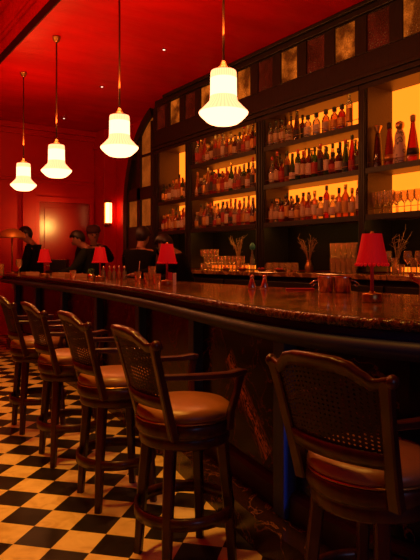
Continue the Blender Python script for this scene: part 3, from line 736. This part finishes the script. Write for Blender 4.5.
# ================================================================== glassware on the back bar
def glass_mesh(kind):
    P_ = {'wine_glass': [(.034, 0), (.034, .003), (.006, .008), (.004, .09), (.012, .10), (.035, .13), (.040, .16), (.034, .21)],
          'flute': [(.03, 0), (.03, .003), (.005, .008), (.004, .08), (.012, .09), (.024, .13), (.026, .17), (.023, .225)],
          'tumbler': [(.026, 0), (.03, .004), (.036, .09)], 'highball': [(.027, 0), (.029, .004), (.034, .15)],
          'coupe': [(.034, 0), (.034, .003), (.005, .008), (.004, .09), (.02, .10), (.045, .12), (.05, .14)]}[kind]
    return cached(('g', kind), lambda: MB().lathe(P_, 16, None, True, False).mesh(kind, M['glass']))
def glassware(kind, x, y, z, label, group=None, sc=1, flip=False, name=None):
    o = bpy.data.objects.new(name or kind, glass_mesh(kind)); C.objects.link(o); o.location = (x, y, z); o.scale = (sc, sc, sc)
    return tag(o, label, 'glass', group)
gx = XFr+.02
for i, px in enumerate((374, 380, 386, 392, 398, 404.5, 411, 418)):
    k = 'flute' if i < 4 else 'wine_glass'
    glassware(k, gx, at_x(px, gx), SH[0], f'{"slim flute" if i < 4 else "stemmed wine glass"}, {ORD[i]} from left on lower shelf of rightmost bay', 'stemware on the lower shelf')
for i, px in enumerate((377, 383.5, 390, 396.5)):
    glassware('wine_glass', XB+.24, at_x(px, XB+.24), SH[0], f'stemmed glass at the back of lower rightmost shelf, {ORD[i]} from left', 'stemware on the lower shelf')
for i, (px, k) in enumerate(((388, 'wine_glass'), (395, 'highball'), (401, 'tumbler'), (408, 'wine_glass'), (414, 'highball'), (419.5, 'wine_glass'))):
    glassware(k, XB-.12, at_x(px, XB-.12), ZB, f'{k.replace("_", " ")} on back counter right of the nearest red lamp, {ORD[i]} from left', 'glasses on the right back counter')
# five handled mugs
def mug(x, y, label):
    t = empty('glass_mug', (x, y, ZB), 0, label, 'mug', 'glass mugs on the back counter')
    add_mesh_obj('body', cached('mugb', lambda: MB().lathe([(.034, 0), (.038, .004), (.04, .05), (.036, .1)], 16, None, True, False).mesh('body', M['glass'])), t)
    add_mesh_obj('handle', cached('mugh', lambda: MB().tube([(-.036, 0, .08), (-.06, 0, .075), (-.066, 0, .05), (-.058, 0, .025), (-.036, 0, .02)], .005, 6).mesh('handle', M['glass'])), t)
for i, px in enumerate((269.5, 276, 282.5, 289, 295.5)): mug(4.36, at_x(px, 4.36), f'glass mug on back counter by the fluted post, {ORD[i]} from left')
# block of tall glasses
n = 0
for r_ in range(3):
    for i, px in enumerate((333, 338.3, 343.6, 348.9, 354)):
        x = 4.40+.075*r_
        for tier in (0, 1):
            glassware('highball', x, at_x(333, x)-.072*i, ZB+.1515*tier, f'{("lower", "upper")[tier]} tall glass, {ORD[i]} from left in {("front", "middle", "back")[r_]} row of tall glass block', 'tall glasses left of the nearest red lamp')
# stacked tumblers in the left bay
for tier, (cnt, st) in enumerate(((13, 0), (11, 1), (5, 0))):
    for i in range(cnt):
        y = at_x(203, 4.38)-.08*(i+st)
        glassware('tumbler', 4.38, y, ZB+.0905*tier, f'tumbler, {ORD[i]} from left in {("bottom", "middle", "top")[tier]} tier of left stack', 'stacked tumblers on the back counter')
# dried flower arrangements
def dried(px, X, label, seed, n, hmax, lean):
    r_ = random.Random(seed); y = at_x(px, X)
    t = empty('dried_arrangement', (X, y, ZB), 0, label, 'dried plant')
    MB().lathe([(.03, 0), (.042, .01), (.045, .06), (.03, .10), (.022, .12), (.026, .13)], 18).build('vase', M['dark_brass'], t)
    tw = MB()
    for k in range(n):
        a = r_.uniform(0, 2*PI); L = r_.uniform(.6, 1)*hmax; sp = r_.uniform(.15, .6)*lean
        cx, sy = math.cos(a)*sp*.35, math.sin(a)*sp
        pts = [(0, 0, .08), (cx*L*.4, sy*L*.4, .1+L*.45), (cx*L, sy*L, .1+L*.8)]
        tw.tube(pts, [.004, .003, .0015], 5)
        for q in range(3):
            f_ = .55+.2*q; b0 = Vector((cx*L*f_, sy*L*f_, .1+L*.8*f_))
            tw.tube([b0, b0+Vector((r_.uniform(-.03, .03), r_.uniform(-.07, .07), r_.uniform(.01, .06)))], [.003, .001], 4)
    tw.build('stems', M['twig'], t)
    return t
dried(309, 4.42, 'dried twig arrangement between glass mugs and tall glass block', 3, 16, .38, .9)
dried(239, 4.62, 'dried twig arrangement behind the stacked tumblers', 5, 14, .42, 1.0)
dried(397, 4.62, 'sparse dried twigs behind glasses at far right of back counter', 9, 8, .42, 1.1)
# teal finger-tap bird-like stopper bottle by the left post
t = empty('stoppered_bottle', (4.33, at_x(252.5, 4.33), ZB), 0, 'slim bottle with teal top beside the tumblers and fluted post', 'bottle')
MB().lathe([(.025, 0), (.028, .01), (.028, .15), (.012, .2), (.01, .25)], 14).build('glass_body', GL['clear'], t)
MB().lathe([(.012, .25), (.03, .265), (.034, .30), (.012, .335)], 12).build('stopper', M['teal'], t)
# fruit and garnish bowls on the back counter's front edge
for i, px in enumerate((226, 243, 262, 280)):
    x = 4.14; y = at_x(px, x)
    t = empty('garnish_bowl', (x, y, ZB), 0, f'shallow bowl of red garnish on back counter front, {ORD[i]} from left', 'bowl', 'garnish bowls on the back counter')
    MB().lathe([(.03, 0), (.035, .004), (.058, .03), (.061, .031), (.055, .026), (.03, .01)], 18).build('bowl', M['dark_brass'], t)
    fb = MB(); r_ = random.Random(i)
    for q in range(6): fb.ball((r_.uniform(-.028, .028), r_.uniform(-.028, .028), .026+r_.uniform(0, .012)), .013, 6)
    o = fb.build('garnish', M['fruit'], t); o['kind'] = 'stuff'

# ================================================================== things on the bar
def on_bar(px, Y): x, y = cam2(px, Y); return x, y
# two conical shakers
for px, lb in ((252, 'conical steel pourer on the bar, left one of the pair'), (264.5, 'conical steel pourer on the bar, right one of the pair')):
    x, y = on_bar(px, 4.15)
    t = empty('conical_shaker', (x, y, ZT), 0, lb, 'shaker', 'conical shakers on the bar')
    MB().lathe([(.03, 0), (.031, .008), (.014, .065), (.012, .07)], 20).build('body', M['steel'], t)
    MB().lathe([(.013, .068), (.016, .078), (.012, .09), (.004, .098)], 14).build('top', M['steel'], t)
# two steel wine coolers with ring handles
for px, lb, sg, Y in ((326, 'polished steel cooler left of the nearest lamp, left one of two', -1, 3.68), (343, 'polished steel cooler beside the nearest red lamp, right one of two', 1, 3.62)):
    x, y = on_bar(px, Y)
    t = empty('steel_cooler', (x, y, ZT), R(-34), lb, 'ice bucket', 'steel coolers on the bar')
    MB().lathe([(.045, 0), (.05, .004), (.052, .09), (.056, .1), (.054, .101), (.049, .09), (.046, .01), (.005, .008)], 28).build('body', M['steel'], t)
    MB().tube([(sg*.05, 0, .075), (sg*.075, 0, .07), (sg*.1, 0, .05), (sg*.085, 0, .035), (sg*.07, 0, .05)], .0045, 6).build('handle', M['steel'], t)
x, y = on_bar(300, 3.95)
o = MB().box(-.095, .095, -.025, .025, 0, .012).build('folded_towel', M['pink_cloth'], None, (x, y, ZT), .005); o.rotation_euler.z = R(-34); tag(o, 'folded pink red towel lying on the bar left of the steel coolers', 'towel')
# menu, jars and glasses round the middle lamp
lx, ly = lamp_pos[1]
def rel(px, Y): return cam2(px, Y)
x, y = rel(169.5, 4.72); o = MB().box(-.022, .022, -.004, .004, 0, .10).build('menu_card', M['red_card'], None, (x, y, ZT)); o.rotation_euler.z = R(-34); tag(o, 'upright red menu card behind the middle table lamp', 'menu')
x, y = rel(174.5, 4.75); o = MB().box(-.014, .014, -.012, .012, 0, .095).build('card_holder', M['paper'], None, (x, y, ZT), .002); o.rotation_euler.z = R(-30); tag(o, 'small cream card holder right of the red menu card', 'card holder')
for px, Y, k, lb in ((157, 4.75, 'tumbler', 'tumbler left of the middle table lamp, close to its stem'), (152, 4.85, 'highball', 'tall glass second to the left of the middle table lamp'), (147.5, 5.1, 'tumbler', 'tumbler third to the left of the middle table lamp'),
                     (19, 7.3, 'wine_glass', 'stemmed glass on bar left of the farthest red lamp'), (1.5, 7.6, 'highball', 'tall glass on the bar at left edge beneath brass dome lamp'), (73, 6.4, 'tumbler', 'tumbler on bar between the two farthest red lamps'),
                     (420, 2.62, 'coupe', 'shallow glass on bar at right edge of the picture')):
    x, y = rel(px, Y); glassware(k, x, y, ZT, lb)
for i, px in enumerate((103.5, 109.5, 114, 119, 124.5)):
    x, y = rel(px, 6.1)
    t = empty('bitters_bottle', (x, y, ZT), 0, f'small bitters bottle right of the fringed lamp, {ORD[i]} from left', 'bottle', 'bitters bottles on the bar')
    MB().lathe([(.02, 0), (.022, .005), (.022, .07), (.009, .09), (.009, .11)], 12).build('glass_body', GL[('clear', 'honey', 'clear', 'amber', 'clear')[i]], t)
    MB().lathe([(.011, .108), (.011, .125), (.004, .14)], 10).build('cap', M['steel'], t)
x, y = rel(91, 5.9)
t = empty('garnish_cup', (x, y, ZT), 0, 'steel cup of green leaves left of the fringed red lamp', 'cup')
MB().lathe([(.025, 0), (.034, .06), (.033, .06), (.024, .004)], 16).build('cup', M['steel'], t)
gb_ = MB(); r_ = random.Random(2)
for q in range(16):
    a = r_.uniform(0, 6.28); gb_.ball((.02*math.cos(a), .02*math.sin(a), .065+r_.uniform(0, .04)), .014, 5, (1, .5, .8))
gb_.build('leaves', M['green_leaf'], t)
x, y = rel(138, 5.6)
t = empty('cocktail_glass', (x, y, ZT), 0, 'glass with a pale straw on bar right of the bitters bottles', 'glass')
MB().lathe([(.026, 0), (.03, .004), (.036, .09)], 16, None, True, False).build('glass_body', M['glass'], t)
MB().tube([(0, 0, .01), (.02, .0, .19)], .003, 6).build('straw', M['paper'], t)
for px, Y, lb in ((30, 7.9, 'low wooden tray on the bar left of the farthest red lamp'), (62, 7.5, 'low wooden tray on the bar right of the farthest red lamp'), (76, 6.9, 'low wooden tray on the bar left of the fringed red lamp')):
    x, y = rel(px, Y)
    t = empty('wooden_tray', (x, y, ZT), 0, lb, 'tray', 'wooden trays on the bar')
    MB().box(-.09, .09, -.12, .12, 0, .012).build('base', M['tray'], t, None, .003)
    MB().box(-.09, .09, -.12, -.11, .012, .04).box(-.09, .09, .11, .12, .012, .04).box(-.09, -.08, -.11, .11, .012, .04).box(.08, .09, -.11, .11, .012, .04).build('rim', M['tray'], t)
# station behind the far end of the bar: side counter with till
sc_ = empty('side_counter', (3.85, 10.3, 0), 0, 'dark low counter against the red far wall behind the bartenders', 'counter')
MB().box(-.3, .6, -.1, .5, 0, 1.12).build('body', M['back_wood'], sc_); MB().box(-.32, .62, -.12, .52, 1.12, 1.16).build('worktop', M['black'], sc_, None, .004)
x, y = 3.74, 10.45
t = empty('coffee_grinder_box', (x, y, 1.16), R(-34), 'dark boxy machine with pale top behind the farthest red lamp', 'machine')
MB().box(-.15, .15, -.12, .12, 0, .19).build('body', M['black'], t, None, .008); MB().box(-.13, .13, -.10, .10, .19, .205).build('lid', M['steel'], t, None, .004)

# ================================================================== people
dg = None
def skin(name, nodes, edges, m, parent, sub=2):
    keys = list(nodes); idx = {k: i for i, k in enumerate(keys)}
    me = bpy.data.meshes.new(name); me.from_pydata([tuple(nodes[k][0]) for k in keys], [(idx[a], idx[b]) for a, b in edges], [])
    o = bpy.data.objects.new(name, me); C.objects.link(o)
    o.modifiers.new('skin', 'SKIN').use_smooth_shade = True
    sd = me.skin_vertices[0].data if me.skin_vertices else None
    if sd is None:
        bm = bmesh.new(); bm.from_mesh(me); bm.verts.layers.skin.verify(); bm.to_mesh(me); bm.free(); sd = me.skin_vertices[0].data
    for k in keys:
        r = nodes[k][1]; sd[idx[k]].radius = r if isinstance(r, tuple) else (r, r); sd[idx[k]].use_root = (idx[k] == 0)
    s = o.modifiers.new('sub', 'SUBSURF'); s.levels = sub; s.render_levels = sub
    dgp = bpy.context.evaluated_depsgraph_get(); ev = o.evaluated_get(dgp)
    m2 = bpy.data.meshes.new_from_object(ev); m2.name = name
    o.modifiers.clear(); o.data = m2; m2.materials.clear(); m2.materials.append(m)
    for p in m2.polygons: p.use_smooth = True
    o.parent = parent; return o
def person(loc, rz, label, height=1.75, bend=0, head=(0, 0), arms=None, shirt='cloth_black', cap=False):
    """faces local +x. bend = forward lean of the trunk, head = (nod, turn), arms = ((upper dir, fore dir) left, right)"""
    k = height/1.75
    t = empty('person', loc, rz, label, 'person')
    V = Vector; up = V((math.sin(bend), 0, math.cos(bend))); fw = V((math.cos(bend), 0, -math.sin(bend)))
    pel = V((-.05*math.sin(bend)*3, 0, .95)); wa = pel+up*.18; ch = pel+up*.40; nb = pel+up*.53; 
    hb = bend+head[0]; hu = V((math.sin(hb), 0, math.cos(hb))); hf = V((math.cos(hb)*math.cos(head[1]), math.sin(head[1]), -math.sin(hb)))
    hl = hu.cross(hf).normalized()
    n1 = nb+hu*.06+fw*.01; jaw = n1+hu*.045+hf*.02; mid = n1+hu*.125+hf*.012; cr = n1+hu*.20
    N = {'pelvis': (pel, (.155, .115)), 'waist': (wa, (.14, .10)), 'chest': (ch, (.165, .115)), 'nbase': (nb, .07), 'neck': (n1, .052), 'jaw': (jaw, .066), 'mid': (mid, (.078, .092)), 'crown': (cr, .062),
         'nose': (mid-hu*.012+hf*.105, .013), 'nosetip': (mid-hu*.022+hf*.116, .010)}
    E = [('pelvis', 'waist'), ('waist', 'chest'), ('chest', 'nbase'), ('nbase', 'neck'), ('neck', 'jaw'), ('jaw', 'mid'), ('mid', 'crown'), ('mid', 'nose'), ('nose', 'nosetip')]
    for s, nm in ((1, 'L'), (-1, 'R')):
        N['ear'+nm] = (mid-hu*.01+hl*s*.088-hf*.01, .018); E.append(('mid', 'ear'+nm))
        sh_ = pel+up*.475+V((0, s*.185, 0)); (u1, f1) = (arms or (((0, .12, -1), (.25, 0, -1)),)*2)[0 if s == 1 else 1]
        u1 = V(u1).normalized(); f1 = V(f1).normalized()
        el = sh_+u1*.29; wr = el+f1*.25; pm_ = wr+f1*.05; kn = wr+f1*.09
        N['sh'+nm] = (sh_, .062); N['el'+nm] = (el, .045); N['wr'+nm] = (wr, (.03, .026)); N['palm'+nm] = (pm_, (.038, .018))
        E += [('chest', 'sh'+nm), ('sh'+nm, 'el'+nm), ('el'+nm, 'wr'+nm), ('wr'+nm, 'palm'+nm)]
        side = f1.cross(V((0, 0, 1)))
        side = side.normalized() if side.length > .1 else V((1, 0, 0))
        dn = side.cross(f1).normalized()
        if dn.z > 0: dn = -dn
        for q, (o_, L) in enumerate(((-.03, .062), (-.010, .072), (.010, .068), (.029, .052))):
            b0 = kn+side*o_; N[f'f{q}{nm}'] = (b0, .010); N[f'g{q}{nm}'] = (b0+f1*L*.55+dn*L*.18, .009); N[f'h{q}{nm}'] = (b0+f1*L*.85+dn*L*.5, .008)
            E += [('palm'+nm, f'f{q}{nm}'), (f'f{q}{nm}', f'g{q}{nm}'), (f'g{q}{nm}', f'h{q}{nm}')]
        b0 = pm_+side*(-.045)*s; N['t1'+nm] = (b0, .011); N['t2'+nm] = (b0+f1*.035-side*.012*s, .009); E += [('palm'+nm, 't1'+nm), ('t1'+nm, 't2'+nm)]
        hip = V((pel.x, s*.095, .90)); kne = V((pel.x+.03, s*.10, .5)); an = V((pel.x-.01, s*.10, .085)); toe = V((pel.x+.13, s*.11, .035))
        N['hip'+nm] = (hip, .088); N['kn'+nm] = (kne, .06); N['an'+nm] = (an, .042); N['toe'+nm] = (toe, .034)
        E += [('pelvis', 'hip'+nm), ('hip'+nm, 'kn'+nm), ('kn'+nm, 'an'+nm), ('an'+nm, 'toe'+nm)]
    skin('body', N, E, M['skin'], t)
    def sub_(keys, grow, extra=None):
        nn = {q: (N[q][0].copy(), tuple(r+grow for r in N[q][1]) if isinstance(N[q][1], tuple) else N[q][1]+grow) for q in keys}
        ee = [e for e in E if e[0] in nn and e[1] in nn]; return nn, ee
    nn, ee = sub_(['pelvis', 'waist', 'chest', 'nbase', 'shL', 'elL', 'wrL', 'shR', 'elR', 'wrR'], .022)
    nn['nbase'] = (nn['nbase'][0]-up*.015, .085)
    skin('shirt', nn, ee, M[shirt], t)
    nn, ee = sub_(['pelvis', 'hipL', 'knL', 'anL', 'hipR', 'knR', 'anR'], .02)
    nn['pelvis'] = (pel-V((0, 0, .02)), (.165, .125)); skin('trousers', nn, ee, M['trouser'], t)
    for s, nm in ((1, 'L'), (-1, 'R')):
        a = N['an'+nm][0]; b = N['toe'+nm][0]
        skin('shoe', {'a': (a-V((.03, 0, .035)), .045), 'b': ((a+b)/2-V((0, 0, .02)), .046), 'c': (b+V((.03, 0, .005)), .038)}, [('a', 'b'), ('b', 'c')], M['shoe'], t)
        e = MB().ball(tuple(mid+hu*.012+hf*.088+hl*s*.032), .011, 6); e.build('eye', M['eye'], t)
    # hair over the crown, back and temples, open at the face
    hm = MB(); nr, nc = 14, 20; Rm = Matrix((hf, hl, hu)).transposed(); cen = mid+hu*.022-hf*.012; vs = []; fs = []
    for a in range(nr+1):
        for b in range(nc):
            th = PI*a/nr; ph = 2*PI*b/nc
            vs.append(cen+Rm @ Vector((.112*math.sin(th)*math.cos(ph), .098*math.sin(th)*math.sin(ph), .118*math.cos(th))))
    for a in range(nr):
        for b in range(nc):
            th = PI*(a+.5)/nr; ph = 2*PI*(b+.5)/nc; fx_ = math.sin(th)*math.cos(ph); fz_ = math.cos(th)
            if fz_ > .55 or fx_ < .15 and fz_ > -.15 or fx_ < -.25 and fz_ > -.85: fs.append((a*nc+b, a*nc+(b+1) % nc, (a+1)*nc+(b+1) % nc, (a+1)*nc+b))
    hm.add(vs, fs, True); ho = hm.build('hair', M['hair'], t); so = ho.modifiers.new('thick', 'SOLIDIFY'); so.thickness = .012
    if cap:
        c_ = MB(); Rm = Matrix((hf, hl, hu)).transposed().to_4x4(); Rm.translation = cr
        c_.lathe([(.112, -.03), (.115, -.01), (.105, .035), (.07, .065), (.01, .075)], 20, Rm).build('cap', M['cap'], t)
    t.scale = (k, k, k); return t
def who(px, X, z=0):
    return (X, at_x(px, X), z)
FWD = (((.5, .15, -.8), (.9, -.3, -.25)), ((.5, -.15, -.8), (.9, .3, -.25)))
p = who(139, 3.45); person(p, R(40), 'person in black seen from behind, working at back bar before the arched panel', 1.76, .12, (.25, 0), FWD)
p = who(186, 3.66); person(p, R(140), 'person in black bending over with forearm stretched left, behind the middle red lamp', 1.70, .30, (.5, .0), (((.75, .2, -.5), (.95, .1, -.12)), ((.5, -.2, -.8), (.9, .1, -.2))))
p = who(92, 3.45); person(p, R(146), 'person in dark green with black hair, head bowed, behind the fringed lamp', 1.80, .18, (.5, .0), FWD, 'cloth_green')
p = who(94, 3.95); person(p, R(-120), 'person in black wearing a dark cap behind the head-bowed colleague', 1.88, .05, (.2, .3), (((.6, .3, -.5), (.5, -.4, .6)), ((.5, -.15, -.8), (.9, .3, -.25))), cap=True)
p = who(37, 3.2); person(p, R(146), 'person in black leaning left beside the brass dome lamp', 1.92, .18, (.35, .2), (((.25, .05, -1), (.5, -.1, -.8)), ((.25, -.05, -1), (.5, .1, -.8))))
